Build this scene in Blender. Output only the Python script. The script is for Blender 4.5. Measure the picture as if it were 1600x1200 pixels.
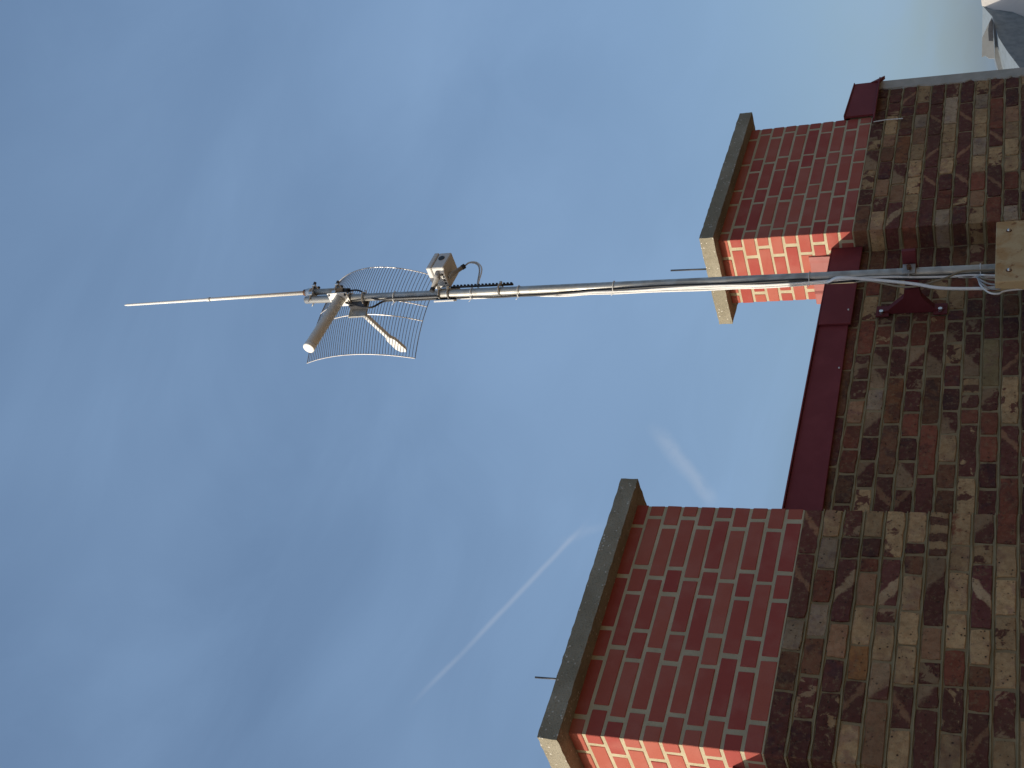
import bpy, bmesh, math, random
from mathutils import Vector, Matrix, noise as mnoise
R_ = math.radians
random.seed(7)
sc = bpy.context.scene
for o in list(bpy.data.objects): bpy.data.objects.remove(o)
col = sc.collection

# ------------------------------------------------------------------ camera
cam_d = bpy.data.cameras.new('camera'); cam = bpy.data.objects.new('camera', cam_d); col.objects.link(cam)
cX = Vector((0.29745, 0.29021, -0.90956)); cY = Vector((0.66513, -0.74645, -0.02065)); cZ = Vector((-0.68493, -0.59883, -0.41506))
cam.matrix_world = Matrix(((cX.x, cY.x, cZ.x, 0), (cX.y, cY.y, cZ.y, 0), (cX.z, cY.z, cZ.z, 0), (0, 0, 0, 1)))
cam_d.sensor_fit = 'HORIZONTAL'; cam_d.sensor_width = 36.0; cam_d.lens = 1839.34 / 1600 * 36
cam_d.clip_start = 0.05; cam_d.clip_end = 20000
sc.camera = cam

# ------------------------------------------------------------------ light
SUN_TO = Vector((-1.0, 0.37, 0.42)).normalized()
SUN_EL = math.asin(SUN_TO.z); SUN_ROT = math.atan2(SUN_TO.x, SUN_TO.y)
sd = bpy.data.lights.new('sun', 'SUN'); sun = bpy.data.objects.new('sun', sd); col.objects.link(sun)
sd.energy = 3.8; sd.angle = R_(0.53); sd.color = (1.0, 0.91, 0.77)
sun.rotation_euler = (-SUN_TO).to_track_quat('-Z', 'Y').to_euler()
sun.location = SUN_TO * 50

world = bpy.data.worlds.new('World'); sc.world = world; world.use_nodes = True
SKY_STRENGTH = 0.12
def build_world():
    nt = world.node_tree; nt.nodes.clear(); N = nt.nodes.new; L = nt.links.new
    out = N('ShaderNodeOutputWorld'); bg = N('ShaderNodeBackground'); L(bg.outputs[0], out.inputs[0])
    bg.inputs['Strength'].default_value = SKY_STRENGTH
    sky = N('ShaderNodeTexSky'); sky.sky_type = 'NISHITA'; sky.sun_disc = False
    sky.sun_elevation = SUN_EL; sky.sun_rotation = SUN_ROT
    sky.air_density = 1.0; sky.dust_density = 3.5; sky.ozone_density = 1.6; sky.altitude = 50
    tc = N('ShaderNodeTexCoord'); D = tc.outputs['Generated']
    def math_(op, a, b=None, clamp=False):
        m = N('ShaderNodeMath'); m.operation = op; m.use_clamp = clamp
        for i, v in enumerate((a, b)):
            if v is None: continue
            if isinstance(v, (int, float)): m.inputs[i].default_value = v
            else: L(v, m.inputs[i])
        return m.outputs[0]
    def dot(v):
        m = N('ShaderNodeVectorMath'); m.operation = 'DOT_PRODUCT'; L(D, m.inputs[0]); m.inputs[1].default_value = v
        return m.outputs['Value']
    def ramp(x, a, b, c=0.0, d=1.0, smooth=True):
        m = N('ShaderNodeMapRange'); m.interpolation_type = 'SMOOTHSTEP' if smooth else 'LINEAR'
        L(x, m.inputs['Value'])
        for k, v in zip(('From Min', 'From Max', 'To Min', 'To Max'), (a, b, c, d)): m.inputs[k].default_value = v
        return m.outputs[0]
    def noise(scale, detail, vec, rough=0.55, dist=0.0):
        n = N('ShaderNodeTexNoise'); n.inputs['Scale'].default_value = scale; n.inputs['Detail'].default_value = detail
        n.inputs['Roughness'].default_value = rough; n.inputs['Distortion'].default_value = dist; L(vec, n.inputs['Vector']); return n.outputs['Fac']
    # high thin cloud laid out on a flat layer overhead (direction / height)
    sep = N('ShaderNodeSeparateXYZ'); L(D, sep.inputs[0])
    zc = math_('ADD', math_('MAXIMUM', sep.outputs[2], 0.0), 0.22)
    comb = N('ShaderNodeCombineXYZ'); L(math_('DIVIDE', sep.outputs[0], zc), comb.inputs[0]); L(math_('DIVIDE', sep.outputs[1], zc), comb.inputs[1])
    mp = N('ShaderNodeMapping'); L(comb.outputs[0], mp.inputs[0]); mp.inputs['Rotation'].default_value = (0, 0, R_(35)); mp.inputs['Scale'].default_value = (0.55, 0.85, 1)
    n1 = noise(1.3, 4, mp.outputs[0], 0.45, 0.3)
    n2 = noise(4.6, 7, mp.outputs[0], 0.58, 0.8)
    veil = math_('ADD', 0.27, math_('MULTIPLY', ramp(n2, 0.40, 0.85), 0.05))
    haze = math_('ADD', math_('MULTIPLY', ramp(n1, 0.34, 0.66), 0.44), math_('MULTIPLY', ramp(n2, 0.36, 0.78), 0.12))
    # contrails: great circles through two directions
    def trail(a, b, half, amount, soft, nscale):
        a = Vector(a).normalized(); b = Vector(b).normalized(); n = a.cross(b).normalized(); t = (b - a).normalized()
        wob = math_('MULTIPLY', math_('SUBTRACT', noise(nscale, 5, D), 0.5), half * 1.5)
        dist = math_('ABSOLUTE', math_('ADD', dot(n), wob))
        m = ramp(dist, half * soft, half, 1.0, 0.0)
        s = dot(t); s0 = a.dot(t); s1 = b.dot(t); w = (s1 - s0)
        m = math_('MULTIPLY', m, math_('MULTIPLY', ramp(s, s0 - 0.10 * w, s0 + 0.25 * w), ramp(s, s1 - 0.12 * w, s1 + 0.10 * w, 1.0, 0.0)))
        front = ramp(dot(((a + b) * 0.5).normalized()), 0.6, 0.8)
        m = math_('MULTIPLY', m, front)
        m = math_('MULTIPLY', m, ramp(noise(nscale * 2.0, 4, D), 0.25, 0.62, 0.35, 1.0))
        return math_('MULTIPLY', m, amount)
    t1 = trail((0.4666, 0.7465, 0.4743), (0.6138, 0.7014, 0.3623), 0.0034, 0.26, 0.0, 8)
    t2 = trail((0.6905, 0.6560, 0.3047), (0.6559, 0.7095, 0.2579), 0.0100, 0.26, 0.0, 30)
    t3 = trail((0.5990, 0.7030, 0.3800), (0.6270, 0.7040, 0.3340), 0.0060, 0.10, 0.0, 30)
    fac = math_('ADD', t1, math_('ADD', t2, t3), clamp=True)
    mv = N('ShaderNodeMix'); mv.data_type = 'RGBA'; L(veil, mv.inputs[0]); L(sky.outputs[0], mv.inputs[6]); mv.inputs[7].default_value = (1.22, 2.32, 4.15, 1)
    mh = N('ShaderNodeMix'); mh.data_type = 'RGBA'; L(haze, mh.inputs[0]); L(mv.outputs[2], mh.inputs[6]); mh.inputs[7].default_value = (2.15, 3.25, 4.90, 1)
    mix = N('ShaderNodeMix'); mix.data_type = 'RGBA'; L(fac, mix.inputs[0]); L(mh.outputs[2], mix.inputs[6]); mix.inputs[7].default_value = (3.6, 4.0, 4.7, 1)
    L(mix.outputs[2], bg.inputs['Color'])
build_world()
sc.render.engine = 'CYCLES'
sc.view_settings.view_transform = 'Standard'; sc.view_settings.look = 'None'; sc.view_settings.gamma = 1.0; sc.view_settings.exposure = 0.2
sc.view_settings.use_curve_mapping = False

# ------------------------------------------------------------------ materials
class NT:
    """small node-building helper"""
    def __init__(s, name):
        s.m = bpy.data.materials.new(name); s.m.use_nodes = True; s.t = s.m.node_tree
        s.b = s.t.nodes['Principled BSDF']
    def N(s, t, **kw):
        n = s.t.nodes.new(t)
        for k, v in kw.items(): setattr(n, k, v)
        return n
    def L(s, a, b): s.t.links.new(a, b)
    def math(s, op, a, b=None, c=None, clamp=False):
        m = s.N('ShaderNodeMath', operation=op, use_clamp=clamp)
        for i, v in enumerate((a, b, c)):
            if v is None: continue
            if isinstance(v, (int, float)): m.inputs[i].default_value = v
            else: s.L(v, m.inputs[i])
        return m.outputs[0]
    def ramp(s, x, a, b, c=0.0, d=1.0):
        m = s.N('ShaderNodeMapRange', interpolation_type='SMOOTHSTEP'); s.L(x, m.inputs['Value'])
        for k, v in zip(('From Min', 'From Max', 'To Min', 'To Max'), (a, b, c, d)): m.inputs[k].default_value = v
        return m.outputs[0]
    def mix(s, f, a, b, mode='MIX'):
        m = s.N('ShaderNodeMix', data_type='RGBA', blend_type=mode)
        for i, v in ((0, f), (6, a), (7, b)):
            if isinstance(v, (int, float)): m.inputs[i].default_value = v
            elif isinstance(v, tuple): m.inputs[i].default_value = (*v[:3], 1)
            else: s.L(v, m.inputs[i])
        return m.outputs[2]
    def coords(s, kind='Object', rnd=True):
        tc = s.N('ShaderNodeTexCoord'); v = tc.outputs[kind]
        if not rnd: return v
        oi = s.N('ShaderNodeObjectInfo'); s.rnd = oi.outputs['Random']
        cb = s.N('ShaderNodeCombineXYZ')
        s.L(s.math('MULTIPLY', s.rnd, 37.0), cb.inputs[0]); s.L(s.math('MULTIPLY', s.rnd, 91.0), cb.inputs[1]); s.L(s.math('MULTIPLY', s.rnd, 53.0), cb.inputs[2])
        ad = s.N('ShaderNodeVectorMath', operation='ADD'); s.L(v, ad.inputs[0]); s.L(cb.outputs[0], ad.inputs[1])
        s.raw = v
        return ad.outputs[0]
    def noise(s, vec, scale, detail=4, rough=0.55, dist=0.0):
        n = s.N('ShaderNodeTexNoise'); s.L(vec, n.inputs['Vector'])
        for k, v in (('Scale', scale), ('Detail', detail), ('Roughness', rough), ('Distortion', dist)): n.inputs[k].default_value = v
        return n.outputs['Fac']
    def bump(s, h, strength, dist):
        b = s.N('ShaderNodeBump'); b.inputs['Strength'].default_value = strength; b.inputs['Distance'].default_value = dist
        s.L(h, b.inputs['Height']); s.L(b.outputs[0], s.b.inputs['Normal'])
    def done(s, colr, rough=0.85, metal=0.0, spec=0.3):
        if isinstance(colr, tuple): s.b.inputs['Base Color'].default_value = (*colr[:3], 1)
        else: s.L(colr, s.b.inputs['Base Color'])
        if isinstance(rough, (int, float)): s.b.inputs['Roughness'].default_value = rough
        else: s.L(rough, s.b.inputs['Roughness'])
        s.b.inputs['Metallic'].default_value = metal; s.b.inputs['Specular IOR Level'].default_value = spec
        return s.m

def red_brick_mat():
    n = NT('red_facing_brick'); v = n.coords()
    a = n.noise(v, 9, 5); f = n.noise(v, 220, 3)
    c = n.mix(n.ramp(n.rnd, 0, 1), (0.315, 0.060, 0.048), (0.375, 0.102, 0.068))
    c = n.mix(n.math('MULTIPLY', n.ramp(a, 0.40, 0.72), 0.35), c, (0.41, 0.170, 0.130))
    c = n.mix(n.math('MULTIPLY', n.ramp(f, 0.55, 0.75), 0.25), c, (0.22, 0.05, 0.04))
    n.bump(f, 0.25, 0.002)
    return n.done(c, 0.9)
def mortar_mat(name, c1, c2, c3):
    n = NT(name); v = n.coords('Object', False)
    a = n.noise(v, 14, 5); f = n.noise(v, 260, 3); g = n.noise(v, 3.0, 4)
    c = n.mix(n.ramp(a, 0.35, 0.7), c1, c2); c = n.mix(n.math('MULTIPLY', n.ramp(g, 0.5, 0.72), 0.6), c, c3)
    c = n.mix(n.math('MULTIPLY', n.ramp(f, 0.58, 0.74), 0.35), c, tuple(x * 0.5 for x in c1))
    n.bump(f, 0.5, 0.003)
    return n.done(c, 0.95, 0, 0.15)
def old_brick(name, base, alt, mode, sign=1, width=0.010, thr=(0.50, 0.60), amount=0.9, pits=0.6):
    """base colour with patches, a diagonal band or a diagonal half of another fired colour"""
    n = NT(name); v = n.coords()
    sep = n.N('ShaderNodeSeparateXYZ'); n.L(n.raw, sep.inputs[0]); x, z = sep.outputs[0], sep.outputs[2]
    big = n.noise(v, 16, 4, 0.6, 0.4); mid = n.noise(v, 42, 5, 0.6); fine = n.noise(v, 240, 3)
    if mode == 'mottle':
        f = n.ramp(big, *thr)
    else:
        # straight line across the face at ~35 degrees, slid along the brick by a per-brick amount
        d = n.math('ADD', n.math('MULTIPLY', x, -0.57 * sign), n.math('MULTIPLY', z, 0.82))
        off = n.math('MULTIPLY', n.math('SUBTRACT', n.rnd, 0.5), 0.05)
        d = n.math('ADD', n.math('ADD', d, off), n.math('ADD', n.math('MULTIPLY', n.math('SUBTRACT', mid, 0.5), 0.030), n.math('MULTIPLY', n.math('SUBTRACT', big, 0.5), 0.040)))
        if mode == 'band':
            f = n.ramp(n.math('ABSOLUTE', d), width - 0.002, width + 0.007, 1.0, 0.0)
        elif mode == 'half':
            f = n.math('MAXIMUM', n.ramp(d, -0.004, 0.010), n.math('MULTIPLY', n.ramp(big, 0.58, 0.66), 0.8))
        else:   # stripes across the length
            f = n.ramp(n.math('ABSOLUTE', n.math('SUBTRACT', n.math('FRACT', n.math('ADD', n.math('MULTIPLY', x, 14.0), n.math('MULTIPLY', mid, 0.5))), 0.5)), 0.22, 0.27)
    shade = n.ramp(n.rnd, 0, 1, 0.80, 1.18)
    b2 = n.mix(n.math('MULTIPLY', n.ramp(mid, 0.38, 0.66), 0.55), base, (base[0] * 0.66, base[1] * 0.54, base[2] * 0.48))
    a2 = n.mix(n.math('MULTIPLY', n.ramp(mid, 0.36, 0.66), 0.5), alt, (alt[0] * 0.72, alt[1] * 0.58, alt[2] * 0.50))
    c = n.mix(n.math('MULTIPLY', f, amount), b2, a2)
    c = n.mix(1.0, c, shade, 'MULTIPLY')
    geo = n.N('ShaderNodeNewGeometry'); gn = n.noise(geo.outputs['Position'], 5.5, 5, 0.6); gm = n.noise(geo.outputs['Position'], 62, 6, 0.7)
    c = n.mix(n.math('MULTIPLY', n.ramp(gn, 0.40, 0.68), 0.30), c, (0.075, 0.050, 0.030))
    c = n.mix(n.math('MULTIPLY', n.ramp(gm, 0.50, 0.70), 0.55), c, (0.235, 0.165, 0.085))
    gd = n.noise(geo.outputs['Position'], 120, 5, 0.7); c = n.mix(n.math('MULTIPLY', n.ramp(gd, 0.56, 0.70), 0.45), c, (0.045, 0.032, 0.024))
    vo = n.N('ShaderNodeTexVoronoi'); n.L(v, vo.inputs['Vector']); vo.inputs['Scale'].default_value = 60
    pit = n.math('MULTIPLY', n.ramp(vo.outputs['Distance'], 0.14, 0.24, 1.0, 0.0), n.ramp(mid, 0.46, 0.56))
    c = n.mix(n.math('MULTIPLY', pit, pits), c, (0.035, 0.025, 0.02))
    c = n.mix(n.math('MULTIPLY', n.ramp(fine, 0.55, 0.78), 0.3), c, (0.06, 0.045, 0.035))
    h = n.math('ADD', n.math('MULTIPLY', mid, 0.6), n.math('SUBTRACT', n.math('MULTIPLY', fine, 0.3), n.math('MULTIPLY', pit, 0.6)))
    n.bump(h, 0.7, 0.005)
    return n.done(c, 0.92, 0, 0.2)
def concrete_mat():
    n = NT('aggregate_concrete'); v = n.coords('Object', False)
    vo = n.N('ShaderNodeTexVoronoi'); n.L(v, vo.inputs['Vector']); vo.inputs['Scale'].default_value = 75
    a = n.noise(v, 6, 5); f = n.noise(v, 150, 4)
    c = n.mix(n.ramp(a, 0.35, 0.68), (0.235, 0.212, 0.155), (0.315, 0.285, 0.215))
    peb = n.math('MULTIPLY', n.ramp(vo.outputs['Distance'], 0.22, 0.34, 1.0, 0.0), n.ramp(n.noise(v, 34, 2), 0.52, 0.60))
    c = n.mix(n.math('MULTIPLY', peb, 0.9), c, (0.62, 0.58, 0.49))
    c = n.mix(n.math('MULTIPLY', n.ramp(f, 0.52, 0.7), 0.5), c, (0.12, 0.105, 0.075))
    n.bump(n.math('ADD', f, n.math('MULTIPLY', peb, 0.6)), 0.8, 0.004)
    return n.done(c, 0.95, 0, 0.15)
def paint_mat(name, colr, rough=0.5):
    n = NT(name); v = n.coords('Object', False)
    a = n.noise(v, 7, 5); f = n.noise(v, 90, 3)
    c = n.mix(n.math('MULTIPLY', n.ramp(a, 0.4, 0.7), 0.5), colr, tuple(min(1, x * 1.35 + 0.012) for x in colr))
    c = n.mix(n.math('MULTIPLY', n.ramp(f, 0.6, 0.8), 0.35), c, tuple(x * 0.55 for x in colr))
    n.bump(n.math('ADD', a, n.math('MULTIPLY', f, 0.2)), 0.25, 0.004)
    return n.done(c, rough, 0, 0.4)
def metal_mat(name, colr, rough, metal=0.85, dark=0.55):
    n = NT(name); v = n.coords('Object', False)
    a = n.noise(v, 22, 4); f = n.noise(v, 140, 3)
    c = n.mix(n.math('MULTIPLY', n.ramp(a, 0.38, 0.7), 0.6), colr, tuple(x * dark for x in colr))
    n.bump(f, 0.08, 0.001)
    r = n.ramp(a, 0.3, 0.7, rough * 0.85, min(1, rough * 1.25))
    return n.done(c, r, metal, 0.5)
def plain(name, colr, rough=0.6, metal=0.0, spec=0.4, var=0.2):
    n = NT(name); v = n.coords('Object', False); a = n.noise(v, 30, 4)
    return n.done(n.mix(n.math('MULTIPLY', n.ramp(a, 0.35, 0.7), var), colr, tuple(x * 0.5 for x in colr)), rough, metal, spec)
def rusty_mat():
    n = NT('rust_stained_cream_paint'); v = n.coords('Object', False)
    a = n.noise(v, 9, 5, 0.6, 0.8); b = n.noise(v, 30, 4); f = n.noise(v, 120, 3)
    c = n.mix(n.ramp(a, 0.40, 0.62), (0.50, 0.36, 0.19), (0.42, 0.245, 0.10))
    c = n.mix(n.math('MULTIPLY', n.ramp(b, 0.58, 0.72), 0.85), c, (0.20, 0.075, 0.022))
    c = n.mix(n.math('MULTIPLY', n.ramp(f, 0.6, 0.75), 0.4), c, (0.16, 0.10, 0.06))
    n.bump(f, 0.2, 0.002)
    return n.done(c, 0.75)

BUFF = (0.46, 0.300, 0.150); MAR = (0.130, 0.045, 0.034); BRN = (0.185, 0.082, 0.044); RED = (0.235, 0.076, 0.044)
ORG = (0.36, 0.195, 0.105); ORB = (0.42, 0.20, 0.075); ORD = (0.29, 0.115, 0.05); GRY = (0.38, 0.275, 0.175); YEL = (0.36, 0.265, 0.125)
M = {}
M['B'] = old_brick('buff_brick', BUFF, (0.30, 0.17, 0.11), 'mottle', thr=(0.46, 0.66), amount=0.75, pits=0.9)
M['B2'] = old_brick('yellow_brick', YEL, (0.33, 0.20, 0.12), 'mottle', thr=(0.46, 0.66), amount=0.75, pits=0.7)
M['G'] = old_brick('grey_buff_brick', GRY, (0.26, 0.18, 0.15), 'mottle', thr=(0.46, 0.66), amount=0.75, pits=0.9)
M['O'] = old_brick('pink_buff_brick', ORG, (0.23, 0.10, 0.075), 'mottle', thr=(0.56, 0.66), amount=0.7, pits=0.7)
M['O2'] = old_brick('orange_brick', ORB, (0.24, 0.10, 0.06), 'mottle', thr=(0.58, 0.68), amount=0.6)
M['O3'] = old_brick('burnt_orange_brick', ORD, (0.15, 0.06, 0.04), 'mottle', thr=(0.48, 0.60), amount=0.8)
M['R'] = old_brick('red_brown_brick', RED, MAR, 'mottle', thr=(0.50, 0.62), amount=0.7)
M['RX'] = old_brick('red_brown_patched_brick', RED, BUFF, 'mottle', thr=(0.58, 0.63), amount=0.9)
M['RB'] = old_brick('buff_red_brick', BUFF, RED, 'mottle', thr=(0.48, 0.58), amount=0.9)
M['N'] = old_brick('brown_brick', BRN, (0.09, 0.045, 0.035), 'mottle', thr=(0.48, 0.62), amount=0.8)
M['D'] = old_brick('maroon_brick', MAR, (0.075, 0.032, 0.034), 'mottle', thr=(0.46, 0.62), amount=0.8)
M['DX'] = old_brick('maroon_patched_brick', MAR, BUFF, 'mottle', thr=(0.60, 0.65), amount=0.9)
M['XD'] = old_brick('maroon_buff_brick', MAR, (0.31, 0.205, 0.115), 'mottle', thr=(0.54, 0.59), amount=0.95)
M['BX'] = old_brick('buff_maroon_brick', BUFF, MAR, 'mottle', thr=(0.53, 0.58), amount=0.95)
M['XS'] = old_brick('striped_brick', BUFF, MAR, 'stripe')
for s_, k_ in ((1, '\\'), (-1, '/')):      # direction as the face is seen upright: '\\' runs up to the right
    t = 'rising' if s_ == 1 else 'falling'
    M['M' + k_] = old_brick('maroon_brick_thin_%s_band' % t, MAR, (0.30, 0.155, 0.085), 'band', s_, 0.007)
    M['P' + k_] = old_brick('maroon_brick_pale_%s_band' % t, (0.150, 0.05, 0.042), (0.47, 0.33, 0.19), 'band', s_, 0.012)
    M['X' + k_] = old_brick('maroon_buff_%s_split_brick' % t, MAR, (0.33, 0.22, 0.125), 'half', s_)
M_RED = red_brick_mat()
M_MORT = mortar_mat('grey_mortar', (0.42, 0.365, 0.24), (0.49, 0.43, 0.295), (0.35, 0.315, 0.22))
M_OLDM = mortar_mat('old_lime_mortar', (0.25, 0.185, 0.100), (0.32, 0.245, 0.140), (0.18, 0.145, 0.082))
M_POINT = mortar_mat('raised_pointing_mortar', (0.24, 0.195, 0.110), (0.31, 0.255, 0.150), (0.17, 0.145, 0.082))
M_RENDER = mortar_mat('cement_render', (0.37, 0.35, 0.30), (0.44, 0.41, 0.36), (0.28, 0.27, 0.24))
M_CONC = concrete_mat()
M_OX = paint_mat('oxide_red_paint', (0.160, 0.021, 0.025), 0.75)
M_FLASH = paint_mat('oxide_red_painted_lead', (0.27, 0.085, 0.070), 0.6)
M_OXD = paint_mat('shaded_oxide_red_paint', (0.115, 0.014, 0.018), 0.7)  # same oxide red, colour darkened to paint in the bracket's shaded corner
M_GALV = metal_mat('galvanised_steel', (0.42, 0.41, 0.38), 0.48, 0.80, 0.66)
M_WIRE = metal_mat('grey_wire', (0.30, 0.31, 0.33), 0.5, 0.7)
M_RIB = metal_mat('pale_wire', (0.56, 0.53, 0.50), 0.45, 0.5)
M_DARKM = metal_mat('dark_steel', (0.10, 0.10, 0.105), 0.5, 0.8)
M_STEEL = metal_mat('stainless_steel', (0.70, 0.70, 0.68), 0.3, 0.9)
M_WHITE = plain('white_fibreglass', (0.78, 0.77, 0.73), 0.4, var=0.08)
M_RADOME = plain('off_white_plastic', (0.66, 0.64, 0.58), 0.45, var=0.12)
M_BOX = plain('light_grey_enclosure_plastic', (0.60, 0.59, 0.56), 0.5, var=0.10)
M_BLACK = plain('black_plastic', (0.02, 0.02, 0.022), 0.5)
M_CABW = plain('white_cable_sheath', (0.70, 0.69, 0.66), 0.5, var=0.15)
M_CABG = plain('grey_cable_sheath', (0.36, 0.35, 0.33), 0.5, var=0.2)
M_CABB = plain('brown_cable_sheath', (0.26, 0.215, 0.15), 0.6)
M_REDC = plain('red_cable_sheath', (0.42, 0.05, 0.04), 0.5)
M_RUST = rusty_mat()
M_RUSTNUT = plain('rusty_nut', (0.13, 0.06, 0.03), 0.8)
M_SHEET = plain('white_sheeting', (0.60, 0.57, 0.53), 0.6, var=0.08)
M_GSHEET = metal_mat('grey_sheet_metal', (0.26, 0.30, 0.32), 0.6, 0.2, 0.75)
M_PSHEET = plain('pale_sheet_metal', (0.19, 0.20, 0.205), 0.6, var=0.2)
M_GROUND = mortar_mat('buff_gravel_roof', (0.235, 0.155, 0.085), (0.29, 0.195, 0.11), (0.18, 0.125, 0.075))

# ------------------------------------------------------------------ mesh helpers
def mesh_obj(name, bm, mat=None, parent=None, smooth=False):
    me = bpy.data.meshes.new(name); bm.normal_update(); bm.to_mesh(me); bm.free()
    if mat is not None:
        for m in (mat if isinstance(mat, (list, tuple)) else [mat]): me.materials.append(m)
    if smooth:
        for p in me.polygons: p.use_smooth = True
    o = bpy.data.objects.new(name, me); col.objects.link(o)
    if parent: o.parent = parent
    return o
def empty(name, loc, label, cat, group=None):
    o = bpy.data.objects.new(name, None); o.empty_display_size = 0.1; o.location = loc; col.objects.link(o)
    return tag(o, label, cat, group)
def tag(o, label=None, cat=None, group=None, kind=None):
    if label: o['label'] = label
    if cat: o['category'] = cat
    if group: o['group'] = group
    if kind: o['kind'] = kind
    return o
def under(parent, o):
    """parent keeping world placement (parents are unrotated empties or meshes)"""
    o.parent = parent
    off = Vector(parent.location); q = parent.parent
    while q: off += Vector(q.location); q = q.parent
    o.location = Vector(o.location) - off
    return o
def box_bm(x0, x1, y0, y1, z0, z1, bevel=0.0, bm=None, mi=0):
    own = bm is None
    if own: bm = bmesh.new()
    r = bmesh.ops.create_cube(bm, size=1.0); vs = r['verts']
    for v in vs: v.co = Vector((x0 + (v.co.x + .5) * (x1 - x0), y0 + (v.co.y + .5) * (y1 - y0), z0 + (v.co.z + .5) * (z1 - z0)))
    if mi:
        for f in {f for v in vs for f in v.link_faces}: f.material_index = mi
    if bevel: bmesh.ops.bevel(bm, geom=list({e for v in vs for e in v.link_edges}), offset=bevel, segments=1, affect='EDGES', profile=0.5)
    return bm
def frame(d):
    d = d.normalized(); a = Vector((0, 0, 1)) if abs(d.z) < 0.9 else Vector((1, 0, 0))
    u = d.cross(a).normalized(); return u, d.cross(u).normalized()
def tube_bm(pts, rad, sides=10, bm=None, caps=True):
    if bm is None: bm = bmesh.new()
    pts = [Vector(p) for p in pts]; n = len(pts)
    rad = rad if isinstance(rad, (list, tuple)) else [rad] * n
    t0 = (pts[1] - pts[0]).normalized(); u, w = frame(t0); rings = []
    for i, p in enumerate(pts):
        t = (pts[min(i + 1, n - 1)] - pts[max(i - 1, 0)]).normalized()
        u = (u - t * u.dot(t)).normalized(); w = t.cross(u)
        rings.append([bm.verts.new(p + (u * math.cos(2 * math.pi * k / sides) + w * math.sin(2 * math.pi * k / sides)) * rad[i]) for k in range(sides)])
    for a, b in zip(rings, rings[1:]):
        for k in range(sides):
            f = bm.faces.new((a[k], a[(k + 1) % sides], b[(k + 1) % sides], b[k])); f.smooth = sides > 6
    if caps:
        bm.faces.new(list(reversed(rings[0]))); bm.faces.new(rings[-1])
    return bm
def tube(name, pts, rad, mat, parent=None, sides=10):
    o = mesh_obj(name, tube_bm(pts, rad, sides), mat)
    if parent: under(parent, o)
    return o
def spline(pts, n=8):
    P = [Vector(p) for p in pts]; P = [P[0] * 2 - P[1]] + P + [P[-1] * 2 - P[-2]]; out = []
    for i in range(1, len(P) - 2):
        a, b, c, d = P[i - 1:i + 3]
        for k in range(n):
            t = k / n
            out.append(0.5 * ((2 * b) + (c - a) * t + (2 * a - 5 * b + 4 * c - d) * t * t + (3 * b - a - 3 * c + d) * t ** 3))
    out.append(P[-2]); return out
def prism_bm(poly, ext, bm=None):
    """polygon of 3-D points extruded by a vector"""
    if bm is None: bm = bmesh.new()
    a = [bm.verts.new(Vector(p)) for p in poly]; b = [bm.verts.new(Vector(p) + Vector(ext)) for p in poly]
    bm.faces.new(a); bm.faces.new(list(reversed(b))); n = len(poly)
    for i in range(n): bm.faces.new((a[i], b[i], b[(i + 1) % n], a[(i + 1) % n]))
    bmesh.ops.recalc_face_normals(bm, faces=bm.faces); return bm
def part(name, bm, mat, parent, smooth=False):
    return under(parent, mesh_obj(name, bm, mat, smooth=smooth))

_brick = {}
def brick_mesh(w, d, h, var, rough, mat):
    key = (round(w, 3), round(d, 3), round(h, 4), var, rough)
    if key in _brick: return _brick[key]
    rr = random.Random(hash(key) & 0xffff)
    if rough:      # worn brick: ragged rounded outline, dished arris
        bm = bmesh.new(); nx = max(3, int(w / 0.032)); per = []
        for i in range(nx): per.append((-w / 2 + w * i / nx, -h / 2))
        for i in range(2): per.append((w / 2, -h / 2 + h * i / 2))
        for i in range(nx): per.append((w / 2 - w * i / nx, h / 2))
        for i in range(2): per.append((-w / 2, h / 2 - h * i / 2))
        rings = [[], [], []]
        for (x, z) in per:
            cor = abs(abs(x) - w / 2) < 1e-6 and abs(abs(z) - h / 2) < 1e-6
            k = 0.0016 if cor else 0.0; jx = rr.uniform(-.0028, .0022); jz = rr.uniform(-.0028, .0020)
            sx = (1 if x > 0 else -1); sz = (1 if z > 0 else -1)
            ox = (jx - k) if abs(abs(x) - w / 2) < 1e-6 else 0; oz = (jz - k) if abs(abs(z) - h / 2) < 1e-6 else 0
            X = x + sx * ox; Z = z + sz * oz; ins = rr.uniform(.0012, .0032)
            fx = 1 - 2 * ins / w; fz = 1 - 2 * ins / h
            rings[0].append(bm.verts.new((X * fx, rr.uniform(-.0012, .0012), Z * fz))); rings[1].append(bm.verts.new((X, rr.uniform(.0015, .003), Z))); rings[2].append(bm.verts.new((X, d, Z)))
        n = len(per); bm.faces.new(rings[0])
        for a, b in ((0, 1), (1, 2)):
            for i in range(n): bm.faces.new((rings[a][i], rings[b][i], rings[b][(i + 1) % n], rings[a][(i + 1) % n]))
        bmesh.ops.recalc_face_normals(bm, faces=bm.faces)
        if bm.faces[:][0].normal.y > 0: bmesh.ops.reverse_faces(bm, faces=bm.faces)
        me = bpy.data.meshes.new('brick'); bm.to_mesh(me); bm.free(); me.materials.append(mat); _brick[key] = me
        return me
    bm = box_bm(-w / 2, w / 2, 0, d, -h / 2, h / 2)
    j = 0.0050 if rough else 0.0011
    for v in bm.verts: v.co += Vector((rr.uniform(-j, j), rr.uniform(-j, j) * 0.7, rr.uniform(-j, j) * 0.7))
    bmesh.ops.bevel(bm, geom=list(bm.edges), offset=0.0060 if rough else 0.002, segments=1, affect='EDGES', profile=0.5)
    if rough:
        for v in bm.verts: v.co += Vector((rr.uniform(-1, 1), rr.uniform(-1, 1) * 0.4, rr.uniform(-1, 1))) * 0.0022
    me = bpy.data.meshes.new('brick'); bm.to_mesh(me); bm.free(); me.materials.append(mat); _brick[key] = me
    return me
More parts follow.
